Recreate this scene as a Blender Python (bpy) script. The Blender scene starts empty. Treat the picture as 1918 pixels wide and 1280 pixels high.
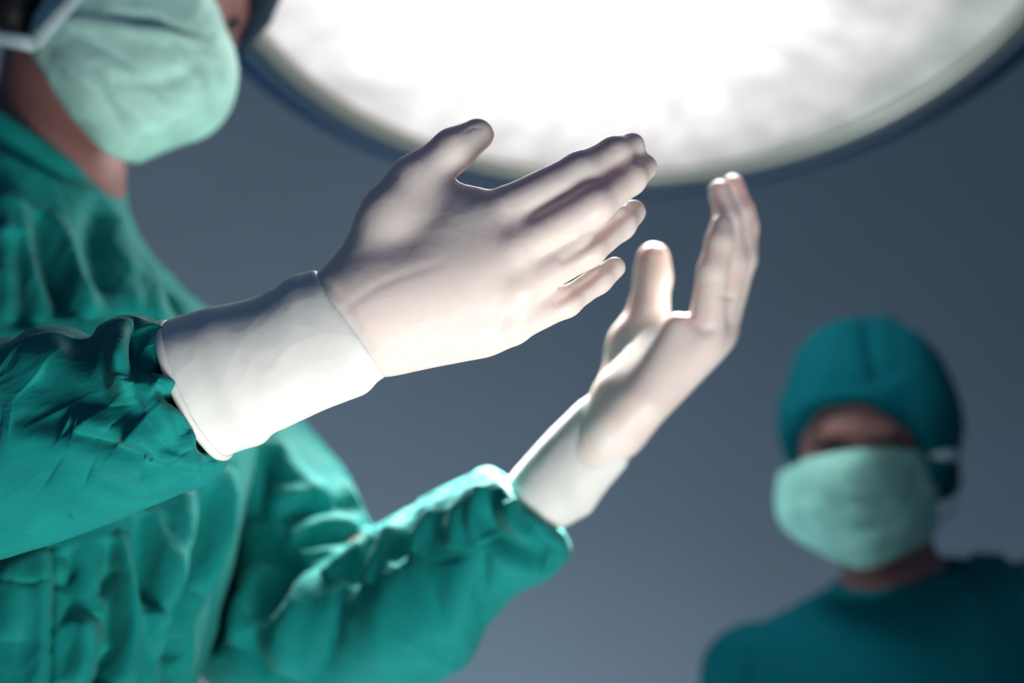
import bpy, math
import numpy as np
from mathutils import Vector, Matrix
from mathutils.bvhtree import BVHTree
R = math.radians
scene = bpy.context.scene
COL = scene.collection

# ------------------------------------------------------------------ camera
PITCH = R(26.0)
CAM = np.array([0.0, 0.0, 1.0])
RIGHT = np.array([1.0, 0, 0])
UP = np.array([0, -math.sin(PITCH), math.cos(PITCH)])
FWD = np.array([0, math.cos(PITCH), math.sin(PITCH)])
F = 50.0 / 36.0 * 1918
cd = bpy.data.cameras.new('camera'); cam = bpy.data.objects.new('camera', cd); COL.objects.link(cam)
cam.location = CAM; cam.rotation_euler = (math.pi / 2 + PITCH, 0, 0)
cd.lens = 50; cd.sensor_width = 36; cd.clip_start = 0.02
cd.dof.use_dof = True; cd.dof.focus_distance = 0.755; cd.dof.aperture_fstop = 3.3
scene.camera = cam

# ------------------------------------------------------------------ light
vs = scene.view_settings
vs.view_transform = 'Standard'; vs.look = 'None'; vs.gamma = 1; vs.use_curve_mapping = False; vs.exposure = 0.0
w = bpy.data.worlds.new('world'); scene.world = w; w.use_nodes = True
w.node_tree.nodes['Background'].inputs[0].default_value = (0.14, 0.24, 0.52, 1)
w.node_tree.nodes['Background'].inputs[1].default_value = 0.36


def area(name, loc, target, size, energy, color, spread=180):
    l = bpy.data.lights.new(name, 'AREA'); l.shape = 'DISK'; l.size = size; l.energy = energy; l.color = color; l.spread = R(spread)
    o = bpy.data.objects.new(name, l); COL.objects.link(o); o.location = loc
    o.rotation_euler = (Vector(target) - Vector(loc)).to_track_quat('-Z', 'Y').to_euler()
    return o


area('key_light', (0.42, 0.42, 0.28), (-0.14, 0.76, 1.30), 0.45, 3.4, (1.0, 0.96, 0.92), 75)  # unseen key light below the hands, stands for no known fixture
area('wall_wash', (-0.7, 1.9, 0.15), (-0.3, 3.0, 1.9), 0.7, 30, (0.80, 0.90, 1.0))  # unseen wash, added low on the left to brighten the back wall

LENS = 30.0


# ------------------------------------------------------------------ helpers
def W(px, py, d):
    """the place in the room seen at that spot of the photo at that distance"""
    return CAM + d * (FWD + RIGHT * (px - 959) / F + UP * (640 - py) / F)


def wr(r, d):
    return r * d / F


class Mats(dict):
    pass


M = Mats()


def mat(name, col, rough=0.6, sss=0, sssr=(1, .4, .25), scale=0.006, bump=None, var=None, metal=0, spec=0.5, sheen=0):
    m = bpy.data.materials.new(name); m.use_nodes = True
    nt = m.node_tree; b = nt.nodes['Principled BSDF']
    b.inputs['Base Color'].default_value = (*col, 1); b.inputs['Roughness'].default_value = rough
    b.inputs['Metallic'].default_value = metal; b.inputs['Specular IOR Level'].default_value = spec
    if sss:
        b.inputs['Subsurface Weight'].default_value = sss
        b.inputs['Subsurface Radius'].default_value = sssr; b.inputs['Subsurface Scale'].default_value = scale
    if sheen:
        b.inputs['Sheen Weight'].default_value = sheen; b.inputs['Sheen Roughness'].default_value = .5
    tc = nt.nodes.new('ShaderNodeTexCoord')
    if var:
        n = nt.nodes.new('ShaderNodeTexNoise'); n.inputs['Scale'].default_value = var[0]; n.inputs['Detail'].default_value = 4
        nt.links.new(tc.outputs['Object'], n.inputs['Vector'])
        r = nt.nodes.new('ShaderNodeValToRGB')
        r.color_ramp.elements[0].position = .3; r.color_ramp.elements[1].position = .7
        r.color_ramp.elements[0].color = (*[c * (1 - var[1]) for c in col], 1)
        r.color_ramp.elements[1].color = (*[min(1, c * (1 + var[1])) for c in col], 1)
        nt.links.new(n.outputs['Fac'], r.inputs[0]); nt.links.new(r.outputs[0], b.inputs['Base Color'])
    if bump:
        n2 = nt.nodes.new('ShaderNodeTexNoise'); n2.inputs['Scale'].default_value = bump[0]; n2.inputs['Detail'].default_value = 3
        nt.links.new(tc.outputs['Object'], n2.inputs['Vector'])
        bm_ = nt.nodes.new('ShaderNodeBump'); bm_.inputs['Strength'].default_value = bump[1]; bm_.inputs['Distance'].default_value = bump[2]
        nt.links.new(n2.outputs['Fac'], bm_.inputs['Height']); nt.links.new(bm_.outputs[0], b.inputs['Normal'])
    M[name] = m
    return m


mat('glove', (0.90, 0.80, 0.74), .42, sss=.6, sssr=(1, .38, .24), scale=.009, bump=(260, .12, .001), spec=.35)
mat('glove_cuff', (0.82, 0.845, 0.80), .5, sss=.25, sssr=(1, .8, .7), scale=.004, bump=(160, .12, .001), spec=.3)
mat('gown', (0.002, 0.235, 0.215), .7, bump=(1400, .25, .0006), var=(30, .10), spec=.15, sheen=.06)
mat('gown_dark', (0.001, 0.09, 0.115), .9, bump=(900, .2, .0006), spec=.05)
mat('mask', (0.44, 0.76, 0.67), .7, var=(45, .16), spec=.15)
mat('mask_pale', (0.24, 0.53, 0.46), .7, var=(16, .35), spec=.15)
mat('tie', (0.55, 0.72, 0.74), .7)
mat('skin', (0.27, 0.125, 0.115), .5, sss=.3, scale=.006)
mat('cap_dark', (0.006, 0.022, 0.045), .8)
mat('hair', (0.006, 0.006, 0.008), .6)
mat('eye', (0.01, 0.008, 0.008), .2)
mat('wall', (0.34, 0.42, 0.48), .8, var=(1.5, .05))
mat('floor', (0.20, 0.24, 0.28), .5, var=(3, .06))
mat('rim', (0.50, 0.50, 0.42), .35, metal=.6)
mat('rim_blue', (0.05, 0.09, 0.14), .5)
mat('gasket', (0.10, 0.10, 0.10), .5)
mat('housing', (0.008, 0.035, 0.085), .6, spec=.2)


def link_mesh(name, V, Fc, m, parent=None, smooth=True, loc=None):
    V = np.asarray(V, float)
    me = bpy.data.meshes.new(name)
    if isinstance(Fc, np.ndarray):
        n = len(Fc); k = Fc.shape[1]
        me.vertices.add(len(V)); me.vertices.foreach_set('co', V.astype(np.float32).ravel())
        me.loops.add(n * k); me.loops.foreach_set('vertex_index', Fc.astype(np.int32).ravel())
        me.polygons.add(n); me.polygons.foreach_set('loop_start', np.arange(0, n * k, k, dtype=np.int32))
        me.update(calc_edges=True); me.validate()
    else:
        me.from_pydata([tuple(v) for v in V], [], Fc)
    me.polygons.foreach_set('use_smooth', [smooth] * len(me.polygons))
    me.materials.append(m)
    o = bpy.data.objects.new(name, me); COL.objects.link(o)
    if parent is not None:
        o.parent = parent
        bpy.context.view_layer.update()
        o.matrix_parent_inverse = parent.matrix_world.inverted()
    return o


def empty(name, loc, label, cat):
    o = bpy.data.objects.new(name, None); COL.objects.link(o); o.location = loc
    o['label'] = label; o['category'] = cat
    bpy.context.view_layer.update()
    return o


def struct(o):
    o['kind'] = 'structure'; return o


# ---- gradient noise
_rng = np.random.RandomState(7)
_perm = _rng.permutation(256); _perm = np.concatenate([_perm, _perm])
_g = _rng.normal(size=(256, 3)); _g /= np.linalg.norm(_g, axis=1)[:, None]


def noise(P):
    P = np.asarray(P); I = np.floor(P).astype(int); f = P - I; I &= 255
    u = f * f * f * (f * (f * 6 - 15) + 10)
    out = 0
    for dx in (0, 1):
        for dy in (0, 1):
            for dz in (0, 1):
                h = _perm[(_perm[(_perm[(I[:, 0] + dx) & 255] + I[:, 1] + dy) & 255] + I[:, 2] + dz) & 255]
                g = _g[h]; dd = f - np.array([dx, dy, dz])
                wgt = (u[:, 0] if dx else 1 - u[:, 0]) * (u[:, 1] if dy else 1 - u[:, 1]) * (u[:, 2] if dz else 1 - u[:, 2])
                out = out + wgt * (g * dd).sum(1)
    return out * 1.6


def ridged(P):
    return 1 - 2 * np.abs(noise(P)) ** .8


# ---- smooth solids
class Solid:
    def __init__(s, h=.002):
        s.p = []; s.h = h

    def cone(s, a, b, ra, rb, k=.006, flat=None, off=0):
        s.p.append(('c', np.array(a, float), np.array(b, float), ra + off, rb + off, k, flat, 0)); return s

    def ell(s, c, ax, r, k=.006, sub=0):
        """ellipsoid: ax = 3 unit axes (rows)"""
        s.p.append(('e', np.array(c, float), np.array(ax, float), np.array(r, float), 0, k, None, sub)); return s

    def plane(s, pt, n):
        s.p.append(('p', np.array(pt, float), np.array(n, float), 0, 0, 0, None, 0)); return s

    def mesh(s, smooth=3):
        lo = np.full(3, 9e9); hi = -lo
        boxes = []
        for q in s.p:
            if q[0] == 'c':
                r = max(q[3], q[4]); l = np.minimum(q[1], q[2]) - r; u = np.maximum(q[1], q[2]) + r
            elif q[0] == 'e':
                ext = np.sqrt(((q[2] * q[3][:, None]) ** 2).sum(0)); l = q[1] - ext; u = q[1] + ext
            else:
                boxes.append(None); continue
            boxes.append((l, u))
            if not q[7]:
                lo = np.minimum(lo, l); hi = np.maximum(hi, u)
        h = s.h; lo = lo - 4 * h; hi = hi + 4 * h
        n = np.ceil((hi - lo) / h).astype(int) + 1
        f = np.full(n, .05, np.float32)
        for q, bx in zip(s.p, boxes):
            if bx is None:
                i0 = np.zeros(3, int); i1 = n
            else:
                mg = q[5] * 1.2 + 3 * h
                i0 = np.clip(np.floor((bx[0] - mg - lo) / h).astype(int), 0, n); i1 = np.clip(np.ceil((bx[1] + mg - lo) / h).astype(int) + 1, 0, n)
            if np.any(i1 <= i0): continue
            g = [lo[k] + h * np.arange(i0[k], i1[k]) for k in range(3)]
            X, Y, Z = np.meshgrid(*g, indexing='ij')
            sl = tuple(slice(i0[k], i1[k]) for k in range(3))
            if q[0] == 'c':
                a, b = q[1], q[2]; X = X - a[0]; Y = Y - a[1]; Z = Z - a[2]; ba = b - a
                t = np.clip((X * ba[0] + Y * ba[1] + Z * ba[2]) / max(ba @ ba, 1e-12), 0, 1)
                X -= t * ba[0]; Y -= t * ba[1]; Z -= t * ba[2]
                d2 = X * X + Y * Y + Z * Z
                if q[6] is not None:
                    nn, sc = q[6]; c = X * nn[0] + Y * nn[1] + Z * nn[2]
                    d2 = d2 + c * c * (sc * sc - 1)
                d = np.sqrt(d2) - (q[3] + (q[4] - q[3]) * t)
            elif q[0] == 'e':
                c, ax, r = q[1], q[2], q[3]
                D = [(X - c[0]) * a[0] + (Y - c[1]) * a[1] + (Z - c[2]) * a[2] for a in ax]
                k0 = np.sqrt(sum((D[i] / r[i]) ** 2 for i in range(3))); k1 = np.sqrt(sum((D[i] / r[i] ** 2) ** 2 for i in range(3)))
                d = k0 * (k0 - 1) / np.maximum(k1, 1e-9)
            else:
                d = (X - q[1][0]) * q[2][0] + (Y - q[1][1]) * q[2][1] + (Z - q[1][2]) * q[2][2]
                f[sl] = np.maximum(f[sl], d); continue
            cur = f[sl]; k = max(q[5], 1e-5)
            if q[7]:
                d = -d; hh = np.maximum(k - np.abs(cur - d), 0) / k; f[sl] = np.maximum(cur, d) + hh * hh * k * .25
            else:
                hh = np.maximum(k - np.abs(cur - d), 0) / k; f[sl] = np.minimum(cur, d) - hh * hh * k * .25
        return nets(f, lo, h, smooth)


def nets(f, lo, h, smooth):
    s = f < 0
    nx, ny, nz = f.shape
    cs = np.zeros((nx - 1, ny - 1, nz - 1), np.int8)
    for dx in (0, 1):
        for dy in (0, 1):
            for dz in (0, 1):
                cs += s[dx:nx - 1 + dx, dy:ny - 1 + dy, dz:nz - 1 + dz]
    act = (cs > 0) & (cs < 8)
    idx = -np.ones(act.shape, np.int32); I = np.argwhere(act); idx[act] = np.arange(len(I))
    acc = np.zeros((len(I), 3)); cnt = np.zeros(len(I))
    cor = [(0, 0, 0), (1, 0, 0), (0, 1, 0), (1, 1, 0), (0, 0, 1), (1, 0, 1), (0, 1, 1), (1, 1, 1)]
    fv = [f[I[:, 0] + c[0], I[:, 1] + c[1], I[:, 2] + c[2]] for c in cor]
    for a in range(8):
        for b in range(a + 1, 8):
            if sum(abs(cor[a][k] - cor[b][k]) for k in range(3)) != 1: continue
            mk = (fv[a] < 0) != (fv[b] < 0)
            t = np.where(mk, fv[a] / np.where(mk, fv[a] - fv[b], 1), 0)
            p = np.array(cor[a]) + t[:, None] * (np.array(cor[b]) - np.array(cor[a]))
            acc += p * mk[:, None]; cnt += mk
    V = lo + h * (I + acc / cnt[:, None])
    quads = []
    for ax in range(3):
        o = [0, 1, 2]; o.remove(ax)
        s0 = np.take(s, range(0, s.shape[ax] - 1), ax); s1 = np.take(s, range(1, s.shape[ax]), ax)
        E = np.argwhere(s0 != s1)
        E = E[(E[:, o[0]] > 0) & (E[:, o[1]] > 0) & (E[:, o[0]] < s.shape[o[0]] - 1) & (E[:, o[1]] < s.shape[o[1]] - 1)]
        if not len(E): continue
        ins = s0[E[:, 0], E[:, 1], E[:, 2]]
        q = []
        for (u, v) in ((-1, -1), (0, -1), (0, 0), (-1, 0)):
            c = E.copy(); c[:, o[0]] += u; c[:, o[1]] += v
            q.append(idx[c[:, 0], c[:, 1], c[:, 2]])
        q = np.stack(q, 1)
        flip = ins if ax != 1 else ~ins
        q[~flip] = q[~flip][:, ::-1]
        quads.append(q)
    Q = np.concatenate(quads)
    Q = Q[(Q >= 0).all(1)]
    for _ in range(smooth):
        V = relax(V, Q, .5)
    return V, Q


def relax(V, Q, a):
    acc = np.zeros_like(V); c = np.zeros(len(V)); k = Q.shape[1]
    for i in range(k):
        for j in ((i + 1) % k,):
            A, B = Q[:, i], Q[:, j]
            for d in range(3):
                acc[:, d] += np.bincount(A, V[B, d], len(V)) + np.bincount(B, V[A, d], len(V))
            c += np.bincount(A, minlength=len(V)) + np.bincount(B, minlength=len(V))
    c[c == 0] = 1
    return V * (1 - a) + a * acc / c[:, None]


def normals(V, Q):
    n = np.cross(V[Q[:, 2]] - V[Q[:, 0]], V[Q[:, 3 % Q.shape[1]]] - V[Q[:, 1]])
    N = np.zeros_like(V)
    for i in range(Q.shape[1]):
        for d in range(3):
            N[:, d] += np.bincount(Q[:, i], n[:, d], len(V))
    return N / np.maximum(np.linalg.norm(N, axis=1), 1e-12)[:, None]


def refine(V, Q):
    """split every quad in four and smooth (one Catmull-Clark-like step)"""
    n = len(V); E = np.concatenate([np.stack([Q[:, i], Q[:, (i + 1) % 4]], 1) for i in range(4)]); E.sort(1)
    key = E[:, 0].astype(np.int64) * n + E[:, 1]; uq, inv = np.unique(key, return_inverse=True)
    em = (V[(uq // n)] + V[(uq % n)]) / 2; fc = V[Q].mean(1)
    m = len(Q); e = [n + inv[i * m:(i + 1) * m] for i in range(4)]; c = n + len(uq) + np.arange(m)
    V2 = np.concatenate([V, em, fc])
    Q2 = np.concatenate([np.stack([Q[:, i], e[i], c, e[(i - 1) % 4]], 1) for i in range(4)])
    return relax(V2, Q2, .5), Q2


# ---- lofted cloth tubes
def crom(P, n):
    """Catmull-Rom through rows of P, n samples"""
    P = np.asarray(P, float); m = len(P)
    t = np.linspace(0, m - 1, n); i = np.minimum(t.astype(int), m - 2); u = (t - i)[:, None]
    p0 = P[np.maximum(i - 1, 0)]; p1 = P[i]; p2 = P[i + 1]; p3 = P[np.minimum(i + 2, m - 1)]
    return .5 * (2 * p1 + (p2 - p0) * u + (2 * p0 - 5 * p1 + 4 * p2 - p3) * u * u + (3 * p1 - p0 - 3 * p2 + p3) * u ** 3)


def loft(secs, nr, ns, expo=1.0, close=True):
    """secs: ((px,py) lower side, (px,py) upper side, distance, half depth in m, bulge vector px (x,y))"""
    rows = []
    for s in secs:
        P, Q, d, hd = s[:4]; bul = s[4] if len(s) > 4 else (0, 0)
        dq = s[5] if len(s) > 5 else 0
        a = W(P[0], P[1], d); b = W(Q[0], Q[1], d + dq); c = (a + b) / 2
        B = -FWD * hd + RIGHT * wr(bul[0], d) - UP * wr(bul[1], d)
        rows.append(np.concatenate([c, (b - a) / 2, B]))
    Rw = crom(rows, nr)
    th = np.linspace(0, 2 * math.pi, ns, endpoint=False)
    ct = np.sign(np.cos(th)) * np.abs(np.cos(th)) ** expo; st = np.sign(np.sin(th)) * np.abs(np.sin(th)) ** expo
    V = Rw[:, None, 0:3] + Rw[:, None, 3:6] * ct[None, :, None] + Rw[:, None, 6:9] * st[None, :, None]
    V = V.reshape(-1, 3)
    i, j = np.meshgrid(np.arange(nr - 1), np.arange(ns), indexing='ij'); j2 = (j + 1) % ns
    Q = np.stack([i * ns + j, (i + 1) * ns + j, (i + 1) * ns + j2, i * ns + j2], -1).reshape(-1, 4)
    if close:
        # close the two ends with shrinking rings
        for end in (0, nr - 1):
            ring = V[end * ns:(end + 1) * ns]; c = ring.mean(0); base = end * ns
            for s_ in (.66, .33, .02):
                st_ = len(V); V = np.concatenate([V, c + (ring - c) * s_])
                jj = np.arange(ns); j3 = (jj + 1) % ns
                q = np.stack([base + jj, base + j3, st_ + j3, st_ + jj], 1)
                Q = np.concatenate([Q, q if end == 0 else q[:, ::-1]]); base = st_
    T, S = np.meshgrid(th, np.linspace(0, 1, nr), indexing='xy')
    return V, Q, (nr, ns)


def orient(V, Q):
    """make the faces look outward"""
    N = normals(V, Q); c = V.mean(0)
    if ((V - c) * N).sum() < 0: Q = Q[:, ::-1].copy()
    return V, Q


def fold(V, Q, strokes, ends=True, gain=1.0, wide=1.0):
    """raise (amp>0) or sink (amp<0) the cloth along lines that follow the surface.
    stroke: (list of photo points, half width mm, height mm[, 's' sharp])"""
    bvh = BVHTree.FromPolygons([tuple(v) for v in V], [tuple(int(i) for i in q) for q in Q])
    N = normals(V, Q); D = np.zeros(len(V)); o = Vector(CAM)
    for st in strokes:
        pts, wd, am = st[:3]; sharp = len(st) > 3
        wd *= wide / 1000; am *= gain / 1000
        c = crom(pts, max(2, 8 * (len(pts) - 1))) if len(pts) > 2 else crom(pts, 8)
        P = []
        for x, y in c:
            dr = Vector(W(x, y, 1.0) - CAM).normalized(); h = bvh.ray_cast(o, dr)
            if h[0] is not None: P.append(np.array(h[0]))
        if len(P) < 2: continue
        P = np.array(P); lo = P.min(0) - 3 * wd; hi = P.max(0) + 3 * wd
        ix = np.where(((V > lo) & (V < hi)).all(1))[0]
        if not len(ix): continue
        X = V[ix]; best = np.full(len(ix), 9.); bt = np.zeros(len(ix)); L = len(P) - 1
        for k in range(L):
            a, b = P[k], P[k + 1]; ba = b - a
            t = np.clip(((X - a) @ ba) / max(ba @ ba, 1e-12), 0, 1)
            d = np.linalg.norm(X - a - t[:, None] * ba, axis=1)
            mk = d < best; best[mk] = d[mk]; bt[mk] = (k + t[mk]) / L
        tp = np.sin(np.clip(bt, 0.0, 1) * math.pi) ** .6 if ends else 1
        tp = np.clip(tp, .0, 1)
        pr = np.exp(-(best / wd) * 1.6) if sharp else np.exp(-(best / wd) ** 2)
        D[ix] += am * pr * tp
    return V + N * D[:, None]


def wrinkle(V, Q, amp, scale, axis=None, stretch=4., seed=0):
    """cloth noise, drawn out along an axis"""
    N = normals(V, Q); P = V.copy()
    if axis is not None:
        a = np.array(axis, float); a /= np.linalg.norm(a)
        c = P @ a; P = P - np.outer(c, a) * (1 - 1 / stretch)
    P = P * scale + seed * 13.7
    P = P + .5 * np.stack([noise(P * .7 + 5), noise(P * .7 + 31), noise(P * .7 + 77)], 1)
    D = ridged(P) * .6 + ridged(P * 2.1 + 9) * .25 + noise(P * 4.3) * .15
    return V + N * (D * amp)[:, None]


def tube(pts, r, n=10, flat=None):
    pts = [np.array(p, float) for p in pts]; V = []; Fq = []
    m = len(pts)
    for i, p in enumerate(pts):
        t = pts[min(i + 1, m - 1)] - pts[max(i - 1, 0)]; t /= np.linalg.norm(t) + 1e-12
        a = np.cross(t, FWD); a /= np.linalg.norm(a) + 1e-12; b = np.cross(t, a)
        rr = r[i] if hasattr(r, '__len__') else r
        for k in range(n):
            th = 2 * math.pi * k / n
            V.append(p + a * math.cos(th) * rr + b * math.sin(th) * rr * (flat or 1))
    for i in range(m - 1):
        for k in range(n):
            Fq.append((i * n + k, i * n + (k + 1) % n, (i + 1) * n + (k + 1) % n, (i + 1) * n + k))
    Fq.append(tuple(range(n))[::-1]); Fq.append(tuple((m - 1) * n + k for k in range(n)))
    return V, Fq


# ------------------------------------------------------------------ room
def quad(name, pts, m):
    return struct(link_mesh(name, pts, [tuple(range(len(pts)))], m, smooth=False))


XL, XR, YB, YF, H = -2.4, 2.6, 3.0, -2.2, 3.6
quad('wall_back', [(XL, YB, 0), (XR, YB, 0), (XR, YB, H), (XL, YB, H)], M['wall'])
quad('wall_left', [(XL, YF, 0), (XL, YB, 0), (XL, YB, H), (XL, YF, H)], M['wall'])
quad('wall_right', [(XR, YB, 0), (XR, YF, 0), (XR, YF, H), (XR, YB, H)], M['wall'])
quad('ceiling', [(XL, YF, H), (XL, YB, H), (XR, YB, H), (XR, YF, H)], M['wall'])
quad('floor', [(XL, YF, 0), (XR, YF, 0), (XR, YB, 0), (XL, YB, 0)], M['floor'])

# ------------------------------------------------------------------ surgical lamp
LD = 1.5
LC = W(1200, -108, LD)                      # centre of the glass
LR = wr(790, LD)
lamp = empty('surgical_lamp', LC, 'huge round surgical lamp glowing white above the gloved hands', 'lamp')


def lathe(prof, n=160, c=LC):
    V = []; Fq = []
    for (r, z) in prof:
        for k in range(n):
            a = 2 * math.pi * k / n; V.append((c[0] + r * math.cos(a), c[1] + r * math.sin(a), c[2] + z))
    for i in range(len(prof) - 1):
        for k in range(n):
            Fq.append((i * n + k, i * n + (k + 1) % n, (i + 1) * n + (k + 1) % n, (i + 1) * n + k))
    return V, Fq


def lens_mat():
    m = bpy.data.materials.new('lamp_glass'); m.use_nodes = True; nt = m.node_tree; nt.nodes.clear()
    out = nt.nodes.new('ShaderNodeOutputMaterial'); em = nt.nodes.new('ShaderNodeEmission')
    tc = nt.nodes.new('ShaderNodeTexCoord'); ln = nt.nodes.new('ShaderNodeVectorMath'); ln.operation = 'LENGTH'
    mp = nt.nodes.new('ShaderNodeMapping'); mp.inputs['Location'].default_value = (.07, -.05, 0)
    nt.links.new(tc.outputs['Object'], mp.inputs[0]); nt.links.new(mp.outputs[0], ln.inputs[0])
    dv = nt.nodes.new('ShaderNodeMath'); dv.operation = 'DIVIDE'; dv.inputs[1].default_value = LR
    nt.links.new(ln.outputs['Value'], dv.inputs[0])
    rp = nt.nodes.new('ShaderNodeValToRGB'); e = rp.color_ramp.elements; rp.color_ramp.interpolation = 'EASE'
    e[0].position = 0; e[0].color = (1, 1, 1, 1)
    e[1].position = 1; e[1].color = (.0145, .0160, .0155, 1)
    for p, v in ((.25, .38), (.45, .075), (.60, .036), (.74, .0285), (.88, .0225)):
        x = e.new(p); x.color = (v, v * .975, v * .98, 1)
    nt.links.new(dv.outputs[0], rp.inputs[0])
    # facets of the mirror behind the glass: rings and spokes
    sx = nt.nodes.new('ShaderNodeSeparateXYZ'); nt.links.new(tc.outputs['Object'], sx.inputs[0])
    at = nt.nodes.new('ShaderNodeMath'); at.operation = 'ARCTAN2'; nt.links.new(sx.outputs[1], at.inputs[0]); nt.links.new(sx.outputs[0], at.inputs[1])
    cb = nt.nodes.new('ShaderNodeCombineXYZ'); nt.links.new(at.outputs[0], cb.inputs[0]); nt.links.new(dv.outputs[0], cb.inputs[1])
    ns = nt.nodes.new('ShaderNodeTexNoise'); ns.inputs['Scale'].default_value = 1; ns.inputs['Detail'].default_value = 3
    m2 = nt.nodes.new('ShaderNodeMapping'); m2.inputs['Scale'].default_value = (7, 5, 1)
    nt.links.new(cb.outputs[0], m2.inputs[0]); nt.links.new(m2.outputs[0], ns.inputs['Vector'])
    r2 = nt.nodes.new('ShaderNodeMapRange'); r2.inputs[1].default_value = .3; r2.inputs[2].default_value = .7
    r2.inputs[3].default_value = .8; r2.inputs[4].default_value = 1.2
    nt.links.new(ns.outputs[0], r2.inputs[0])
    mu = nt.nodes.new('ShaderNodeMath'); mu.operation = 'MULTIPLY'; mu.inputs[1].default_value = LENS
    nt.links.new(r2.outputs[0], mu.inputs[0])
    nt.links.new(rp.outputs[0], em.inputs[0]); nt.links.new(mu.outputs[0], em.inputs[1])
    nt.links.new(em.outputs[0], out.inputs[0])
    return m


g = lathe([(LR, 0), (LR * .8, -.002), (LR * .5, -.004), (LR * .2, -.005), (.001, -.005)])
area('surgical_lamp_light', LC - np.array([0, 0, .02]), (.09, .95, 1.42), .42, 12, (1, .985, .96), 34)
gl = link_mesh('glass', [np.array(v) - LC for v in g[0]], g[1], lens_mat()); gl.parent = lamp
V, Fq = lathe([(LR - .002, .004), (LR - .001, -.008), (LR + .006, -.013), (LR + .013, -.011), (LR + .015, -.004)])
link_mesh('inner_rim', V, Fq, M['rim'], lamp)
V, Fq = lathe([(LR + .013, -.006), (LR + .015, -.004), (LR + .019, -.004), (LR + .020, -.010)])
link_mesh('gasket', V, Fq, M['gasket'], lamp)
V, Fq = lathe([(LR + .020, -.004), (LR + .022, -.014), (LR + .030, -.015), (LR + .034, -.006), (LR + .034, .01)])
link_mesh('outer_rim', V, Fq, M['rim_blue'], lamp)
V, Fq = lathe([(LR + .034, .0), (LR + .070, .004), (LR + .082, .03), (LR + .065, .06), (LR * .9, .10), (LR * .6, .15), (LR * .25, .17), (.001, .172)])
link_mesh('housing', V, Fq, M['housing'], lamp)
V, Fq = tube([LC + (0, 0, .15), LC + (0, 0, .42), LC + (.05, 0, .5), LC + (.5, .1, .6), LC + (.56, .12, .7), (LC[0] + .57, LC[1] + .12, H)], .028, 20)
link_mesh('ceiling_arm', V, Fq, M['housing'], lamp)


# ------------------------------------------------------------------ surgeon
surgeon = empty('person', (W(60, 900, 1.15)[0], W(60, 900, 1.15)[1], 0), 'surgeon in green gown raising both white gloved hands under the lamp', 'person')

NR = dict(k=.010)


def right_hand(s, off=0):
    d0 = .76

    def c(a, b, k=.009, fl=None):
        s.cone(W(*a[:3]), W(*b[:3]), wr(a[3], a[2]) + off, wr(b[3], b[2]) + off, k, fl)
    fl = (FWD, 1.25)
    # wrist and back of the hand
    c((600, 625, .772, 78), (650, 600, .768, 86), .01, (FWD, 1.5))
    c((650, 596, .768, 80), (720, 560, .766, 92), .012, (FWD, 1.5))
    c((690, 560, .768, 66), (952, 392, .760, 44), .014, fl)
    c((700, 575, .764, 70), (966, 466, .754, 46), .014, fl)
    c((710, 590, .764, 70), (968, 538, .756, 44), .014, fl)
    c((705, 628, .768, 66), (958, 606, .764, 42), .014, fl)
    c((735, 640, .775, 54), (900, 616, .775, 50), .014)
    # fingers
    fk = .004
    c((952, 392, .760, 43), (1088, 323, .768, 38), .0025); c((1088, 323, .768, 38), (1150, 289, .781, 32), fk); c((1150, 289, .781, 32), (1183, 273, .792, 26), fk)
    c((966, 466, .754, 42), (1112, 384, .760, 37), .0025); c((1112, 384, .760, 37), (1178, 334, .779, 32), fk); c((1178, 334, .779, 32), (1207, 313, .795, 25), fk)
    c((968, 538, .756, 41), (1098, 466, .764, 36), .0025); c((1098, 466, .764, 36), (1160, 419, .785, 31), fk); c((1160, 419, .785, 31), (1187, 397, .800, 24), fk)
    c((958, 606, .764, 38), (1060, 566, .770, 28), .0025); c((1060, 566, .770, 28), (1120, 525, .784, 25), fk); c((1120, 525, .784, 25), (1152, 501, .792, 21), fk)
    # webs
    c((960, 430, .764, 38), (1000, 424, .768, 30), .01); c((966, 500, .762, 38), (1010, 490, .768, 30), .01); c((962, 572, .766, 36), (1000, 568, .772, 28), .01)
    # thumb
    c((640, 575, .772, 52), (738, 400, .776, 50), .016)
    c((738, 405, .776, 52), (778, 342, .778, 46), .012)
    c((778, 342, .778, 47), (850, 281, .782, 40), .008); c((850, 281, .782, 40), (895, 252, .786, 31), fk)
    c((750, 440, .772, 58), (850, 415, .768, 46), .02, (FWD, 1.6))
    c((790, 400, .776, 34), (880, 395, .770, 34), .016, (FWD, 1.6))
    return s


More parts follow.
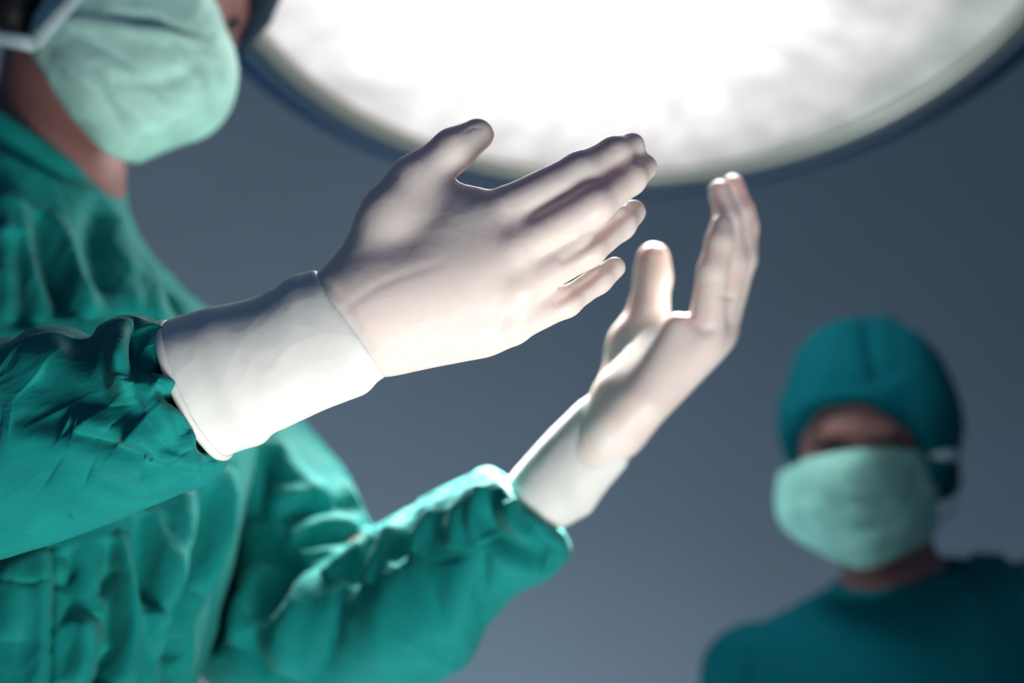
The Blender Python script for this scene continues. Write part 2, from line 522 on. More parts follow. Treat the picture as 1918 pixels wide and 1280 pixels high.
def left_hand(s, off=0):
    def c(a, b, k=.008, fl=None):
        s.cone(W(*a[:3]), W(*b[:3]), wr(a[3], a[2]) + off, wr(b[3], b[2]) + off, k, fl)
    c((1110, 845, 1.012, 54), (1150, 800, 1.01, 54), .01)
    # outer edge and back of the hand
    c((1165, 785, .985, 48), (1312, 640, .985, 42), .012)
    c((1150, 800, 1.0, 54), (1336, 628, 1.0, 42), .014)
    c((1160, 790, 1.02, 52), (1342, 622, 1.022, 40), .014)
    c((1160, 780, 1.04, 48), (1340, 612, 1.045, 38), .014)
    c((1205, 745, .978, 40), (1268, 612, .98, 26), .012)
    # fingers
    fk = .004
    c((1322, 625, .984, 36), (1336, 505, .977, 29), .0025); c((1336, 505, .977, 29), (1349, 452, .978, 26), fk); c((1349, 452, .978, 26), (1352, 424, .981, 23), fk)
    c((1342, 618, 1.0, 36), (1374, 490, 1.0, 28), .0025); c((1374, 490, 1.0, 28), (1364, 410, 1.0, 25), fk); c((1364, 410, 1.0, 25), (1348, 358, 1.004, 22), fk)
    c((1347, 612, 1.022, 36), (1389, 485, 1.021, 28), .0025); c((1389, 485, 1.021, 28), (1386, 400, 1.022, 25), fk); c((1386, 400, 1.022, 25), (1373, 347, 1.028, 21), fk)
    c((1347, 606, 1.045, 35), (1390, 482, 1.045, 27), .0025); c((1390, 482, 1.045, 27), (1396, 425, 1.045, 24), fk); c((1396, 425, 1.045, 24), (1393, 392, 1.047, 20), fk)
    c((1164, 736, 1.003, 48), (1244, 642, 1.012, 42), .018)
    # thumb
    c((1150, 775, 1.03, 44), (1190, 650, 1.045, 48), .016)
    c((1190, 650, 1.045, 47), (1215, 580, 1.05, 36), .012)
    c((1215, 580, 1.05, 35), (1223, 520, 1.05, 35), .006); c((1223, 520, 1.05, 35), (1224, 487, 1.05, 32), fk)
    c((1215, 700, 1.03, 40), (1262, 650, 1.035, 34), .018)
    return s


BODY = Solid(.005)
# head, seen from below: chin, cheek, nose, brow
hu = RIGHT * .64 + UP * .70 + FWD * .30; hu /= np.linalg.norm(hu)
hf = RIGHT * .70 - UP * .60 - FWD * .25; hf -= hu * (hf @ hu); hf /= np.linalg.norm(hf)
hs = np.cross(hu, hf)
HC = W(262, -40, 1.27)
BODY.ell(HC, [hf, hs, hu], [.098, .076, .118], .01)
BODY.ell(HC - hu * .05 + hf * .03, [hf, hs, hu], [.066, .056, .075], .02)
BODY.cone(HC - hu * .105 + hf * .05, HC - hu * .10 + hf * .07, .022, .018, .03)
BODY.cone(HC + hf * .095 - hu * .0, HC + hf * .118 - hu * .035, .008, .013, .012)
BODY.cone(HC + hf * .088 + hu * .028 - hs * .03, HC + hf * .088 + hu * .028 + hs * .03, .012, .012, .012)
for sg in (-1, 1):
    BODY.ell(HC + hs * .076 * sg - hu * .01, [hf, hs, hu], [.018, .008, .03], .006)
NKT, NKB = W(150, 40, 1.27), W(88, 340, 1.23)
BODY.cone(NKT, NKB, .056, .058, .03)
BODY.cone(NKB, W(40, 620, 1.2), .058, .07, .03)
ch = W(30, 780, 1.16)
BODY.cone(W(-140, 600, 1.12), W(200, 660, 1.28), .05, .05, .06)
BODY.cone(ch, W(20, 1250, 1.07), .115, .11, .04)
hip = W(20, 1250, 1.07); hip2 = hip + np.array([0, .03, -.22])
BODY.cone(hip, hip2, .125, .13, .05)
for sg in (-1, 1):
    a = hip2 + np.array([.08 * sg, 0, -.05]); b = np.array([a[0], a[1] + .02, .48]); c_ = np.array([a[0], a[1] + .02, .07])
    BODY.cone(a, b, .08, .055, .04); BODY.cone(b, c_, .055, .04, .02)
    BODY.cone(c_ - np.array([0, 0, .035]), c_ + np.array([.14, -.02, -.04]), .038, .03, .02)
# arms inside the sleeves
BODY.cone(W(-150, 480, 1.10), W(-260, 850, .86), .055, .045, .03); BODY.cone(W(-260, 850, .86), W(350, 740, .785), .04, .021, .02); BODY.cone(W(350, 740, .785), W(640, 605, .77), .021, .019, .01)
BODY.cone(W(220, 700, 1.28), W(540, 1140, 1.19), .045, .036, .03); BODY.cone(W(540, 1140, 1.19), W(1000, 935, 1.04), .036, .019, .01); BODY.cone(W(1000, 935, 1.04), W(1150, 800, 1.01), .019, .017, .01)
right_hand(BODY, -.0045); left_hand(BODY, -.0045)
V, Q = BODY.mesh(2)
V0_, Q0_ = V, Q
link_mesh('body', V, Q, M['skin'], surgeon)

# eye, brow, hair, cap
_b = BVHTree.FromPolygons([tuple(v) for v in V0_], [tuple(int(i) for i in q) for q in Q0_])
_d = Vector(W(433, 42, 1.0) - CAM).normalized(); _h = _b.ray_cast(Vector(CAM), _d)
EC = np.array(_h[0]) if _h[0] is not None else W(433, 42, 1.2)
e_ = Solid(.0015).ell(EC, [RIGHT, UP, FWD], [.008, .007, .004]).mesh(1)
link_mesh('eye', *e_, M['eye'], surgeon)
CAP = Solid(.004)
CAP.ell(HC + hu * .015, [hf, hs, hu], [.108, .088, .128], .01)
CAP.ell(HC + hu * .055 - hf * .03, [hf, hs, hu], [.10, .09, .10], .03)
nn = -(hu * .93 + hf * -.36); nn /= np.linalg.norm(nn)
CAP.plane(HC + hu * .047 + hf * .05, nn)
CAP.cone(W(512, -50, 1.27), W(488, 30, 1.27), .016, .011, .01); CAP.cone(W(488, 30, 1.27), W(456, 92, 1.26), .010, .006, .006)
V, Q = CAP.mesh(2)
link_mesh('surgical_cap', V, Q, M['cap_dark'], surgeon)
HAIR = Solid(.004)
HAIR.cone(W(20, -30, 1.20), W(30, 20, 1.19), .035, .022, .02)
HAIR.cone(W(60, -60, 1.19), W(100, -10, 1.185), .04, .015, .02)
V, Q = HAIR.mesh(2); link_mesh('hair', V, Q, M['hair'], surgeon)

# surgeon's mask
secs = [((90, -70), (360, -120), 1.19, .045), ((95, -10), (384, -40), 1.185, .055), ((62, 84), (432, 84), 1.18, .062), ((92, 150), (441, 150), 1.175, .060),
        ((128, 205), (424, 205), 1.175, .055), ((160, 243), (385, 246), 1.175, .046), ((192, 275), (322, 268), 1.175, .034), ((228, 297), (262, 299), 1.178, .012)]
V, Q, _ = loft(secs, 150, 160, .95)
V, Q = orient(V, Q)
V = fold(V, Q, [([(110, 30), (260, 60), (400, 75)], 7, 4), ([(130, 60), (230, 110), (330, 200)], 6, -4), ([(100, 100), (180, 160), (290, 230)], 7, 3.5),
                ([(200, 20), (300, 45), (400, 75)], 5, -4), ([(210, 150), (300, 155), (390, 110)], 6, -3), ([(280, 40), (340, 110), (390, 210)], 6, 3.5),
                ([(395, 110), (400, 160), (390, 200)], 6, -4), ([(170, 120), (200, 180), (240, 250)], 7, -3), ([(300, 230), (340, 235), (380, 215)], 5, -3)])
V = wrinkle(V, Q, .0022, 22, RIGHT, 3, 2)
mk = link_mesh('surgical_mask', V, Q, M['mask'], surgeon)
for pts in ([(64, 84), (100, 40), (150, -15), (190, -60)], [(66, 84), (30, 76), (-30, 68), (-80, 40)]):
    V, Fq = tube([W(x, y, 1.12 if i < 3 else 1.13) for i, (x, y) in enumerate(pts)], [.006, .006, .0055, .005], 10, .4)
    link_mesh('mask_tie', V, Fq, M['tie'], mk)

# gown: trunk
secs = [((-90, 235), (222, 392), 1.22, .085), ((-220, 330), (268, 478), 1.21, .11), ((-330, 450), (335, 545), 1.20, .135), ((-370, 600), (420, 640), 1.185, .15), ((-380, 800), (470, 820), 1.15, .155),
        ((-370, 1000), (440, 1010), 1.11, .155), ((-350, 1180), (395, 1190), 1.075, .15), ((-340, 1340), (345, 1340), 1.04, .15), ((-350, 1560), (360, 1560), 1.0, .16)]
V, Q, _ = loft(secs, 420, 620, .9)
# let the skirt of the gown hang straight down to the shins
nr, ns = 420, 620
low = V[(nr - 1) * ns:nr * ns]
V, Q = orient(V, Q)
V = fold(V, Q, [
    ([(5, 360), (45, 440), (79, 605)], 9, 9), ([(60, 400), (95, 500), (120, 600)], 12, -12), ([(89, 400), (137, 509), (165, 600)], 9, 8),
    ([(20, 450), (40, 540), (45, 620)], 10, -9), ([(150, 330), (200, 420), (230, 520), (250, 600)], 22, 9), ([(180, 380), (170, 460), (190, 560)], 10, -5),
    ([(290, 520), (315, 560), (345, 600)], 8, -9), ([(0, 380), (15, 480), (20, 600)], 6, 6), ([(250, 480), (280, 560), (300, 640)], 9, 5),
    ([(95, 1015), (98, 1120), (93, 1290)], 4, -7, 's'), ([(88, 1030), (84, 1120), (80, 1290)], 9, 5), ([(224, 1000), (236, 1090), (240, 1180), (229, 1290)], 6, 8),
    ([(205, 1010), (208, 1090), (215, 1170), (200, 1290)], 7, -8), ([(262, 960), (268, 1040), (275, 1150)], 8, -8), ([(280, 950), (300, 1060), (290, 1180)], 9, 6),
    ([(345, 920), (335, 1000), (320, 1090), (330, 1200)], 10, 8), ([(390, 900), (380, 1000), (340, 1120), (310, 1290)], 10, -9), ([(425, 880), (410, 980), (372, 1110)], 9, 8),
    ([(120, 1160), (165, 1180), (210, 1220)], 8, 5), ([(150, 1160), (160, 1220), (140, 1290)], 9, 6), ([(180, 1150), (190, 1220), (180, 1290)], 7, -7),
    ([(215, 1060), (200, 1090), (190, 1120)], 5, -5), ([(120, 1030), (135, 1070), (110, 1110)], 7, -5), ([(260, 1120), (280, 1160), (300, 1230)], 6, 6), ([(300, 1130), (320, 1180), (335, 1240)], 7, -6),
    ([(10, 1060), (30, 1100), (20, 1200)], 10, 5), ([(0, 1088), (50, 1098), (92, 1088)], 3, -2, 's')], gain=1.7)
V = wrinkle(V, Q, .0035, 14, UP, 5, 1)
V = wrinkle(V, Q, .0014, 40, UP + RIGHT * .3, 3, 5)
gown = link_mesh('surgical_gown', V, Q, M['gown'], surgeon)
# skirt
zz = [1.0, .86, .72, .58, .42]
rg = low[::4]; cc = rg.mean(0); SV = []; n4 = len(rg)
for i, z in enumerate(zz):
    for j, p in enumerate(rg):
        q = cc + (p - cc) * (.98 + .06 * i) * (1 + .03 * math.sin(j * .55) * i / 4)
        SV.append((q[0], q[1] + .02, min(q[2], q[2]) if i == 0 else z * (cc[2]) / 1.0))
Fs = [(i * n4 + j, i * n4 + (j + 1) % n4, (i + 1) * n4 + (j + 1) % n4, (i + 1) * n4 + j) for i in range(len(zz) - 1) for j in range(n4)]
link_mesh('gown_skirt', SV, Fs, M['gown'], gown)
# collar
secs = [((-100, 130), (206, 330), 1.235, .072), ((-95, 150), (224, 352), 1.235, .078), ((-95, 190), (230, 392), 1.232, .082), ((-100, 225), (228, 432), 1.228, .086), ((-100, 245), (224, 448), 1.225, .083)]
V, Q, _ = loft(secs, 60, 260, .95, close=False)
V, Q = orient(V, Q)
V = wrinkle(V, Q, .0015, 20, RIGHT - UP * .5, 4, 3)
link_mesh('collar', V, Q, M['gown'], gown).modifiers.new('t', 'SOLIDIFY').thickness = .002

# near sleeve
TOP = [(-330, 560), (-260, 575), (-120, 610), (-50, 628), (0, 632), (45, 635), (72, 618), (95, 611), (130, 616), (165, 632), (190, 630), (206, 607), (236, 592), (262, 591), (284, 601), (306, 612), (322, 625)]
BOT = [(-420, 1010), (-330, 1060), (-180, 1075), (-80, 1066), (-20, 1052), (40, 1034), (90, 1020), (140, 1004), (190, 985), (240, 965), (290, 944), (335, 924), (370, 912), (392, 900), (408, 882), (416, 866), (408, 850)]
secs = []
for i, (t, b) in enumerate(zip(TOP, BOT)):
    u = i / (len(TOP) - 1); secs.append((b, t, .80 - .02 * u, (.062 - .014 * u) if u < .8 else (.0508 - .018 * (u - .8) / .2), (-14, -6)))
secs[-1] = (BOT[-1], TOP[-1], .784, .024, (-14, -6))
V, Q, _ = loft(secs, 520, 520, .92)
V, Q = orient(V, Q)
V = fold(V, Q, [
    ([(256, 596), (254, 640), (244, 715)], 3.2, -7, 's'), ([(268, 612), (272, 660), (262, 710)], 7, -6), ([(235, 600), (222, 660), (217, 700), (222, 760)], 5, 5),
    ([(292, 606), (300, 650), (312, 690)], 4, 4), ([(284, 640), (300, 680), (322, 702)], 3, -4), ([(240, 722), (280, 790), (322, 860)], 3.2, -4), ([(252, 716), (295, 785), (336, 850)], 7, 3.5),
    ([(150, 640), (175, 700), (205, 765), (250, 806)], 9, -7), ([(95, 625), (125, 690), (150, 735), (205, 800)], 7, 3.5), ([(288, 724), (325, 748), (364, 770)], 3.5, -5), ([(290, 705), (325, 728), (352, 742)], 4, 3),
    ([(325, 700), (338, 690), (336, 664)], 3, -4), ([(122, 801), (203, 829), (284, 862)], 3.2, -5), ([(118, 788), (203, 808), (300, 838)], 5, 4.5), ([(0, 813), (81, 821), (162, 858), (284, 910)], 7, 3.0),
    ([(268, 872), (325, 889), (382, 899)], 4.5, -6.5), ([(272, 856), (330, 866), (385, 876)], 4, 3), ([(374, 872), (392, 866), (410, 862)], 2.5, -4), ([(360, 845), (380, 830), (372, 790)], 4, -3.5), ([(340, 790), (330, 820), (318, 850)], 4, -2.5),
    ([(60, 1000), (100, 975), (136, 966)], 3, -1.5), ([(60, 700), (120, 740), (160, 790)], 9, -4), ([(0, 690), (60, 705), (100, 770)], 10, -3),
    ([(20, 790), (90, 790), (140, 800)], 5, -2.5), ([(170, 880), (240, 905), (300, 925)], 5, 2), ([(350, 812), (360, 850), (352, 880)], 3.5, 2.5), ([(100, 885), (170, 925), (240, 945)], 8, 2),
    ([(285, 600), (312, 640), (318, 690), (345, 760)], 4, -2.5), ([(225, 640), (230, 700), (240, 740)], 3, 2)], gain=1.45, wide=1.45)
V = wrinkle(V, Q, .0013, 20, RIGHT + UP * .3, 2.5, 8)
V = wrinkle(V, Q, .0003, 80, RIGHT + UP * .3, 2, 4)
link_mesh('sleeve', V, Q, M['gown'], gown)
# its upper arm, up to the shoulder (beyond the picture's left edge)
secs = [((-520, 620), (-330, 620), .82, .05), ((-480, 720), (-200, 600), .88, .06), ((-430, 560), (-180, 500), .98, .07), ((-380, 430), (-150, 420), 1.06, .075), ((-300, 360), (-100, 380), 1.12, .07)]
secs = [((-560, 900), (-330, 900), .84, .07)] + [((-540, 1040), (-320, 1080), .82, .05)][:0] + secs[1:]
V, Q, _ = loft(secs, 90, 120)
V, Q = orient(V, Q); V = wrinkle(V, Q, .003, 16, UP, 3, 6)
link_mesh('upper_sleeve', V, Q, M['gown'], gown)

# far sleeve
S = [((250, 520), (330, 545), 1.30, .05), ((300, 620), (405, 605), 1.29, .07), ((370, 800), (540, 765), 1.255, .08), ((425, 950), (635, 880), 1.22, .085), ((400, 1100), (680, 968), 1.19, .09), ((370, 1228), (693, 992), 1.165, .095),
     ((470, 1300), (704, 990), 1.145, .095), ((640, 1318), (735, 972), 1.125, .09), ((780, 1288), (780, 948), 1.105, .085), ((872, 1238), (822, 922), 1.09, .075), ((914, 1165), (862, 900), 1.075, .068),
     ((962, 1112), (890, 886), 1.06, .06), ((1020, 1080), (914, 880), 1.05, .055), ((1060, 1040), (932, 890), 1.04, .048), ((1060, 1010), (942, 905), 1.037, .038), ((1030, 985), (958, 925), 1.04, .026)]
V, Q, _ = loft(S, 520, 520, .95)
V, Q = orient(V, Q)
V = fold(V, Q, [
    ([(836, 925), (800, 985), (770, 1030)], 8, 7), ([(765, 960), (735, 1010), (688, 1094)], 8, 8), ([(727, 985), (670, 1040), (610, 1085)], 8, 8), ([(800, 950), (765, 1010), (735, 1060)], 7, -7), ([(745, 975), (700, 1030), (650, 1095)], 7, -7),
    ([(880, 915), (862, 960), (850, 1030)], 7, 5), ([(920, 915), (905, 965), (930, 1010), (985, 1046), (1022, 1052)], 9, -12), ([(900, 910), (890, 975), (905, 1020)], 6, 7), ([(905, 1000), (935, 1035), (980, 1062), (1030, 1066)], 6, 6),
    ([(950, 940), (965, 985), (1000, 1020)], 5, 5), ([(970, 940), (1000, 985), (1040, 1010)], 5, -5), ([(990, 1000), (1020, 1025), (1050, 1030)], 5, -5),
    ([(560, 1055), (520, 1110), (480, 1170)], 9, -11), ([(440, 1092), (410, 1150), (388, 1215)], 12, -16), ([(600, 1070), (560, 1130), (530, 1200), (520, 1270)], 11, 7), ([(500, 1060), (460, 1130), (440, 1210)], 10, 9),
    ([(546, 1016), (600, 985), (680, 990)], 7, 7), ([(540, 1040), (610, 1010), (690, 1005)], 6, -7), ([(520, 985), (590, 955), (660, 950)], 8, -8), ([(500, 930), (560, 935), (620, 925)], 9, 6), ([(640, 900), (655, 940), (680, 985)], 8, 6),
    ([(500, 840), (500, 900), (480, 980)], 8, -9), ([(525, 830), (540, 880), (600, 930)], 10, 6), ([(540, 1010), (570, 1040), (640, 1030)], 6, 5), ([(700, 1010), (650, 1100), (620, 1200), (600, 1280)], 9, -5), ([(760, 1050), (720, 1130), (700, 1250)], 12, 4),
    ([(900, 1030), (905, 1080), (900, 1140)], 6, -4), ([(850, 1050), (860, 1130), (840, 1200)], 12, 4), ([(470, 1180), (490, 1240), (560, 1290)], 9, -6)], gain=1.25, wide=1.1)
V = wrinkle(V, Q, .0028, 15, RIGHT * .5 - UP, 3, 11)
V = wrinkle(V, Q, .001, 45, RIGHT * .5 - UP, 3, 12)
link_mesh('sleeve', V, Q, M['gown'], gown)


# gloves
def glove(build, cuff_secs, creases, h, wr_amp, bead_r, seed):
    s = Solid(h); build(s); V, Q = s.mesh(7); V, Q = refine(V, Q)
    V = fold(V, Q, creases)
    V = wrinkle(V, Q, .00012, 60, None, 1, seed)
    gl = link_mesh('glove', V, Q, M['glove'], surgeon)
    V, Q, (nr, ns) = loft(cuff_secs, 260, 300, .95)
    V, Q = orient(V, Q)
    ring = None
    V = wrinkle(V, Q, wr_amp, 26, RIGHT * .5 + FWD, 3, seed + 1)
    V = wrinkle(V, Q, wr_amp * .2, 60, RIGHT * .3 + FWD, 2, seed + 2)
    ring = V[:ns].copy()
    cf = link_mesh('cuff', V, Q, M['glove_cuff'], gl); cf['label'] = 'opaque white wrist cuff'
    pts = [ring[i % ns] for i in range(0, ns + 1, 2)]
    m = len(pts); n = 10; TV = []
    c = ring.mean(0)
    ax = np.cross(ring[0] - c, ring[ns // 4] - c); ax /= np.linalg.norm(ax)
    for p in pts[:-1]:
        o = (p - c) / np.linalg.norm(p - c)
        for k in range(n):
            th = 2 * math.pi * k / n; TV.append(p + o * math.cos(th) * bead_r + ax * math.sin(th) * bead_r * 1.5)
    m = len(pts) - 1
    TF = [(i * n + k, i * n + (k + 1) % n, ((i + 1) % m) * n + (k + 1) % n, ((i + 1) % m) * n + k) for i in range(m) for k in range(n)]
    link_mesh('rolled_edge', TV, TF, M['glove'], cf)
    return gl


cr = [([(1046, 492), (1090, 466), (1130, 432), (1170, 400), (1196, 368)], 3.2, -2.2), ([(1034, 572), (1070, 548), (1110, 520), (1146, 486)], 2.8, -1.8), ([(680, 385), (715, 350), (745, 325)], 2.5, -.6), ([(620, 500), (700, 470), (780, 440)], 7, -.5),
      ([(630, 590), (720, 530), (840, 490)], 3, -.4),  
      
      ([(600, 520), (640, 560), (665, 610), (700, 660)], 3, -1.0), ([(870, 250), (885, 240), (905, 240)], 1.5, -.5, 's'),
      ([(860, 530), (930, 500), (990, 480)], 8, .5)]
rc = [((420, 857), (311, 606), .782, .032, (-13, -7)), ((432, 851), (328, 598), .781, .032, (-13, -7)), ((458, 842), (365, 586), .779, .031, (-12, -6)), ((490, 832), (400, 575), .777, .031, (-8, -4)), ((512, 812), (440, 567), .776, .030),
      ((540, 800), (480, 556), .775, .029), ((580, 780), (512, 541), .774, .028), ((610, 767), (545, 518), .773, .027), ((650, 752), (568, 512), .772, .0265), ((684, 738), (590, 508), .771, .026),
      ((706, 716), (602, 520), .770, .0245), ((722, 702), (612, 532), .770, .023), ((716, 690), (618, 545), .770, .020)]
glove(right_hand, rc, cr, .0014, .0005, .0019, 3)
cl = [([(1345, 560), (1360, 555), (1380, 560)], 2.5, -1), ([(1290, 600), (1320, 620), (1340, 610)], 3, -1)]
lc = [((1046, 986), (940, 905), 1.035, .027), ((1060, 984), (955, 893), 1.033, .0275), ((1082, 972), (985, 858), 1.03, .027), ((1105, 958), (1020, 820), 1.025, .0265), ((1130, 925), (1060, 780), 1.02, .0255), ((1155, 895), (1090, 752), 1.015, .0245),
      ((1172, 872), (1112, 738), 1.01, .0235), ((1176, 862), (1118, 745), 1.01, .021)]
glove(left_hand, lc, cl, .0018, .0008, .0013, 9)

# ------------------------------------------------------------------ nurse
ND = 1.65
nloc = W(1680, 1100, ND)
nurse = empty('person', (nloc[0], nloc[1] + .05, 0), 'masked assistant in teal scrub cap standing back by the wall', 'person')
nu = UP * .93 - RIGHT * .13 - FWD * .2 ; nu = nu / np.linalg.norm(nu)
nf = -FWD * .9 - RIGHT * .25 - UP * .12; nf -= nu * (nf @ nu); nf /= np.linalg.norm(nf)
nsd = np.cross(nu, nf)
NC = W(1618, 862, ND + .02)
B = Solid(.005)
B.ell(NC + nu * .02, [nf, nsd, nu], [.092, .078, .108], .01)
B.ell(NC - nu * .045 + nf * .02, [nf, nsd, nu], [.07, .06, .075], .02)
B.cone(NC - nu * .10 + nf * .055, NC - nu * .10 + nf * .07, .022, .02, .02)
B.cone(NC + nf * .088 + nu * .004, NC + nf * .115 - nu * .03, .008, .014, .012)
B.cone(NC + nf * .074 + nu * .056 - nsd * .03, NC + nf * .074 + nu * .056 + nsd * .03, .009, .009, .016)
for sg in (-1, 1):
    B.ell(NC + nsd * .079 * sg, [nf, nsd, nu], [.018, .008, .03], .006)
    B.ell(NC + nf * .094 + nu * .028 + nsd * .031 * sg, [nf, nsd, nu], [.014, .020, .013], .006, sub=1)
nb = W(1690, 1120, ND + .02)
B.cone(NC - nu * .05 - nf * .02, nb, .052, .056, .02)
down = np.array([0, 0, -1.])
B.cone(nb + down * .10 + RIGHT * -.14, nb + down * .09 + RIGHT * .14, .04, .04, .02)
B.cone(nb + down * .12, nb + down * .5, .13, .11, .06, (np.array([0, 1., 0]), 1.2))
for sg in (-1, 1):
    a = nb + down * .12 + RIGHT * .17 * sg; b = a + down * .28 + RIGHT * .03 * sg; c_ = b + down * .24 + np.array([0, -.08, 0])
    B.cone(a, b, .045, .036, .03); B.cone(b, c_, .036, .026, .02)
    B.cone(c_, c_ + down * .09, .03, .022, .015, (RIGHT, 1.5))
    for q in range(4):
        f0 = c_ + down * .08 + np.array([0, -.026 + .018 * q, 0]); B.cone(f0, f0 + down * (.07 - .006 * abs(q - 1)), .0085, .007, .003)
    B.cone(c_ + down * .03 + np.array([0, -.03, 0]), c_ + down * .09 + np.array([0, -.055, 0]), .012, .009, .006)
    L = nb + down * .55 + RIGHT * .08 * sg
    B.cone(L, np.array([L[0], L[1], .48]), .085, .055, .04); B.cone(np.array([L[0], L[1], .48]), np.array([L[0], L[1], .07]), .055, .04, .02)
    B.cone(np.array([L[0], L[1] + .02, .036]), np.array([L[0] - .03, L[1] - .14, .03]), .036, .03, .02)
V, Q = B.mesh(2)
link_mesh('body', V, Q, M['skin'], nurse)
for sg in (-1, 1):
    e_ = Solid(.002).ell(NC + nf * .087 + nu * .027 + nsd * .034 * sg, [nf, nsd, nu], [.011, .017, .0085]).mesh(1)
    link_mesh('eye', *e_, M['eye'], nurse)
    p = NC + nf * .093 + nu * .050 + nsd * .032 * sg
    V, Fq = tube([p - nsd * .018, p + nu * .004, p + nsd * .018], [.003, .0045, .003], 8); link_mesh('eyebrow', V, Fq, M['hair'], nurse)
# cap
C = Solid(.004)


def nc(px, py, dd, r):
    return W(px, py, ND + dd), wr(r, ND)


def cc2(a, b, k=.02):
    (p, r), (q, s_) = nc(*a), nc(*b); C.cone(p, q, r, s_, k)


cc2((1600, 800, .0, 142), (1660, 800, .0, 138), .03); cc2((1620, 800, .06, 130), (1660, 800, .06, 130), .03)
cc2((1590, 700, .02, 100), (1668, 705, .02, 96), .03)
cc2((1600, 648, .04, 54), (1592, 700, .03, 80), .01); cc2((1652, 642, .04, 54), (1670, 705, .03, 84), .01)
cc2((1700, 850, .10, 95), (1740, 880, .10, 58), .02)
cc2((1735, 860, .06, 50), (1765, 905, .07, 34), .02)
V0 = W(1600, 966, ND - .11)
C.ell(V0, [RIGHT * .99 + UP * .1, UP, FWD], [wr(200, ND), wr(214, ND), .12], .008, sub=1)
V, Q = C.mesh(2)
V = wrinkle(V, Q, .003, 18, UP, 2, 21)
CV_, CQ_ = V, Q
V = fold(V, Q, [([(1626, 600), (1632, 660), (1650, 720)], 9, -6), ([(1560, 780), (1610, 745), (1700, 800), (1760, 850)], 8, 4), ([(1500, 720), (1600, 720), (1700, 690)], 10, -3)])
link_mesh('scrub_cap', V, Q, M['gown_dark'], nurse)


# mask as a pleated sheet
def patch(rows, n, m_, name, material, parent, pleats, th=.003):
    Rr = np.array([[W(*p) for p in r] for r in rows]); A = np.stack([crom(Rr[:, j], n) for j in range(Rr.shape[1])], 1)
    G = np.stack([crom(A[i], m_) for i in range(n)])
    V = G.reshape(-1, 3)
    i, j = np.meshgrid(np.arange(n - 1), np.arange(m_ - 1), indexing='ij')
    Q = np.stack([i * m_ + j, (i + 1) * m_ + j, (i + 1) * m_ + j + 1, i * m_ + j + 1], -1).reshape(-1, 4)
    N = normals(V, Q)
    if (N @ FWD).sum() > 0: Q = Q[:, ::-1].copy()
    V = fold(V, Q, pleats); V = wrinkle(V, Q, .002, 25, RIGHT, 3, 9)
    o = link_mesh(name, V, Q, material, parent); md = o.modifiers.new('t', 'SOLIDIFY'); md.thickness = th; md.offset = 0
    return o


N_ = ND - .10
rows = [[(1462, 886, N_ + .05), (1510, 862, N_ - .0), (1590, 846, N_ - .035), (1670, 842, N_ - .01), (1748, 846, N_ + .07)],
        [(1455, 930, N_ + .05), (1510, 915, N_ - .015), (1590, 900, N_ - .055), (1670, 900, N_ - .02), (1752, 900, N_ + .07)],
        [(1462, 975, N_ + .05), (1520, 980, N_ - .01), (1600, 985, N_ - .04), (1680, 970, N_ - .01), (1753, 955, N_ + .075)],
        [(1490, 1005, N_ + .05), (1550, 1030, N_ + .01), (1615, 1045, N_ - .01), (1685, 1025, N_ + .02), (1750, 995, N_ + .08)],
        [(1520, 1022, N_ + .06), (1570, 1050, N_ + .03), (1620, 1064, N_ + .02), (1685, 1040, N_ + .04), (1745, 1005, N_ + .085)]]
nm = patch(rows, 90, 110, 'surgical_mask', M['mask_pale'], nurse, [([(1470, 930), (1600, 925), (1745, 915)], 7, -3), ([(1480, 970), (1600, 990), (1740, 960)], 8, 3), ([(1500, 900), (1540, 960), (1590, 1040)], 9, -4), ([(1720, 900), (1690, 960), (1650, 1030)], 9, -4)])
_cb = BVHTree.FromPolygons([tuple(v) for v in CV_], [tuple(int(i) for i in q) for q in CQ_])


def on_cap(x, y):
    h_ = _cb.ray_cast(Vector(CAM), Vector(W(x, y, 1.0) - CAM).normalized())
    return (h_[3] * (W(x, y, 1.0) - CAM) / np.linalg.norm(W(x, y, 1.0) - CAM) @ FWD - .005) if h_[0] is not None else ND + .05


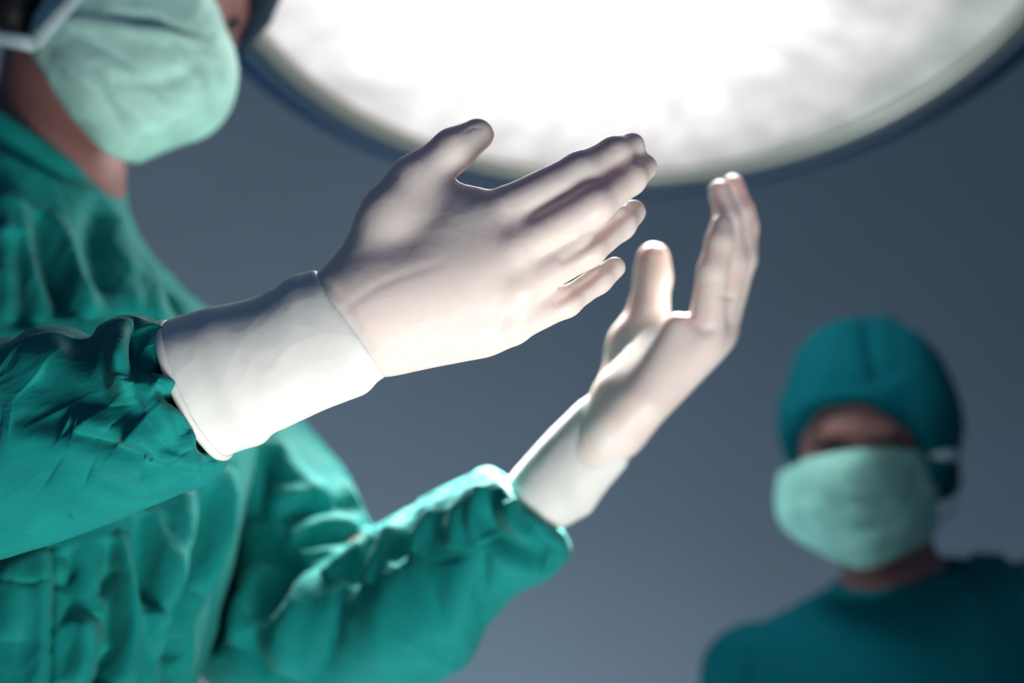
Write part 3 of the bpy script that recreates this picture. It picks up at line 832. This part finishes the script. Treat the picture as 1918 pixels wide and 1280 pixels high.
for pts in ([(1742, 856, N_ + .065)] + [(x, 856 - (x - 1742) * .1, on_cap(x, 852)) for x in (1752, 1765, 1778, 1790, 1798)], [(1748, 990, N_ + .08), (1775, 965, N_ + .11), (1790, 950, N_ + .14)]):
    V, Fq = tube([W(*p) for p in pts], .006 if pts[0][1] < 900 else .003, 8, .4); link_mesh('mask_tie', V, Fq, M['tie'], nm)
# gown
G = Solid(.006)
G.cone(nb + UP * .03, nb + down * .10 - RIGHT * .02, .068, .12, .03)
G.cone(nb + down * .10 - RIGHT * .16, nb + down * .028 + RIGHT * .17, .068, .074, .05)
G.cone(nb + down * .17 - RIGHT * .04, nb + down * .17 + RIGHT * .04, .15, .15, .05, (np.array([0, 1., 0]), 1.1))
G.cone(nb + down * .5 - RIGHT * .04, nb + down * .5 + RIGHT * .04, .13, .13, .05)
G.cone(nb + down * .17, nb + down * .5, .165, .15, .05, (np.array([0, 1., 0]), 1.15))
G.cone(nb + down * .5, nb + down * .95, .15, .17, .08, (np.array([0, 1., 0]), 1.1))
G.plane(nb + UP * .030, UP * .98 - RIGHT * .2)
V, Q = G.mesh(3); V, Q = refine(V, Q)
V = wrinkle(V, Q, .005, 9, down + RIGHT * .5, 3, 31)
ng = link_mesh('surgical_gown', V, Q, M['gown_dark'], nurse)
for sg in (-1, 1):
    s = Solid(.005); a = nb + down * .10 + RIGHT * .175 * sg; b = a + down * .28 + RIGHT * .03 * sg; c_ = b + down * .22 + np.array([0, -.075, 0])
    s.cone(a, b, .068, .056, .02); s.cone(b, c_, .056, .042, .02)
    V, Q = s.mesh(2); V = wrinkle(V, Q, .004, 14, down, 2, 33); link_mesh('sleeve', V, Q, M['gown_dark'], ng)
s = Solid(.003); s.cone(W(1836, 1058, ND + .0), W(1868, 1062, ND + .0), .014, .014, .008); s.cone(W(1868, 1078, ND + .0), W(1895, 1098, ND + .0), .008, .007, .008)
V, Q = s.mesh(2); V = wrinkle(V, Q, .003, 40, None, 1, 4); link_mesh('neck_tie_knot', V, Q, M['gown_dark'], ng)
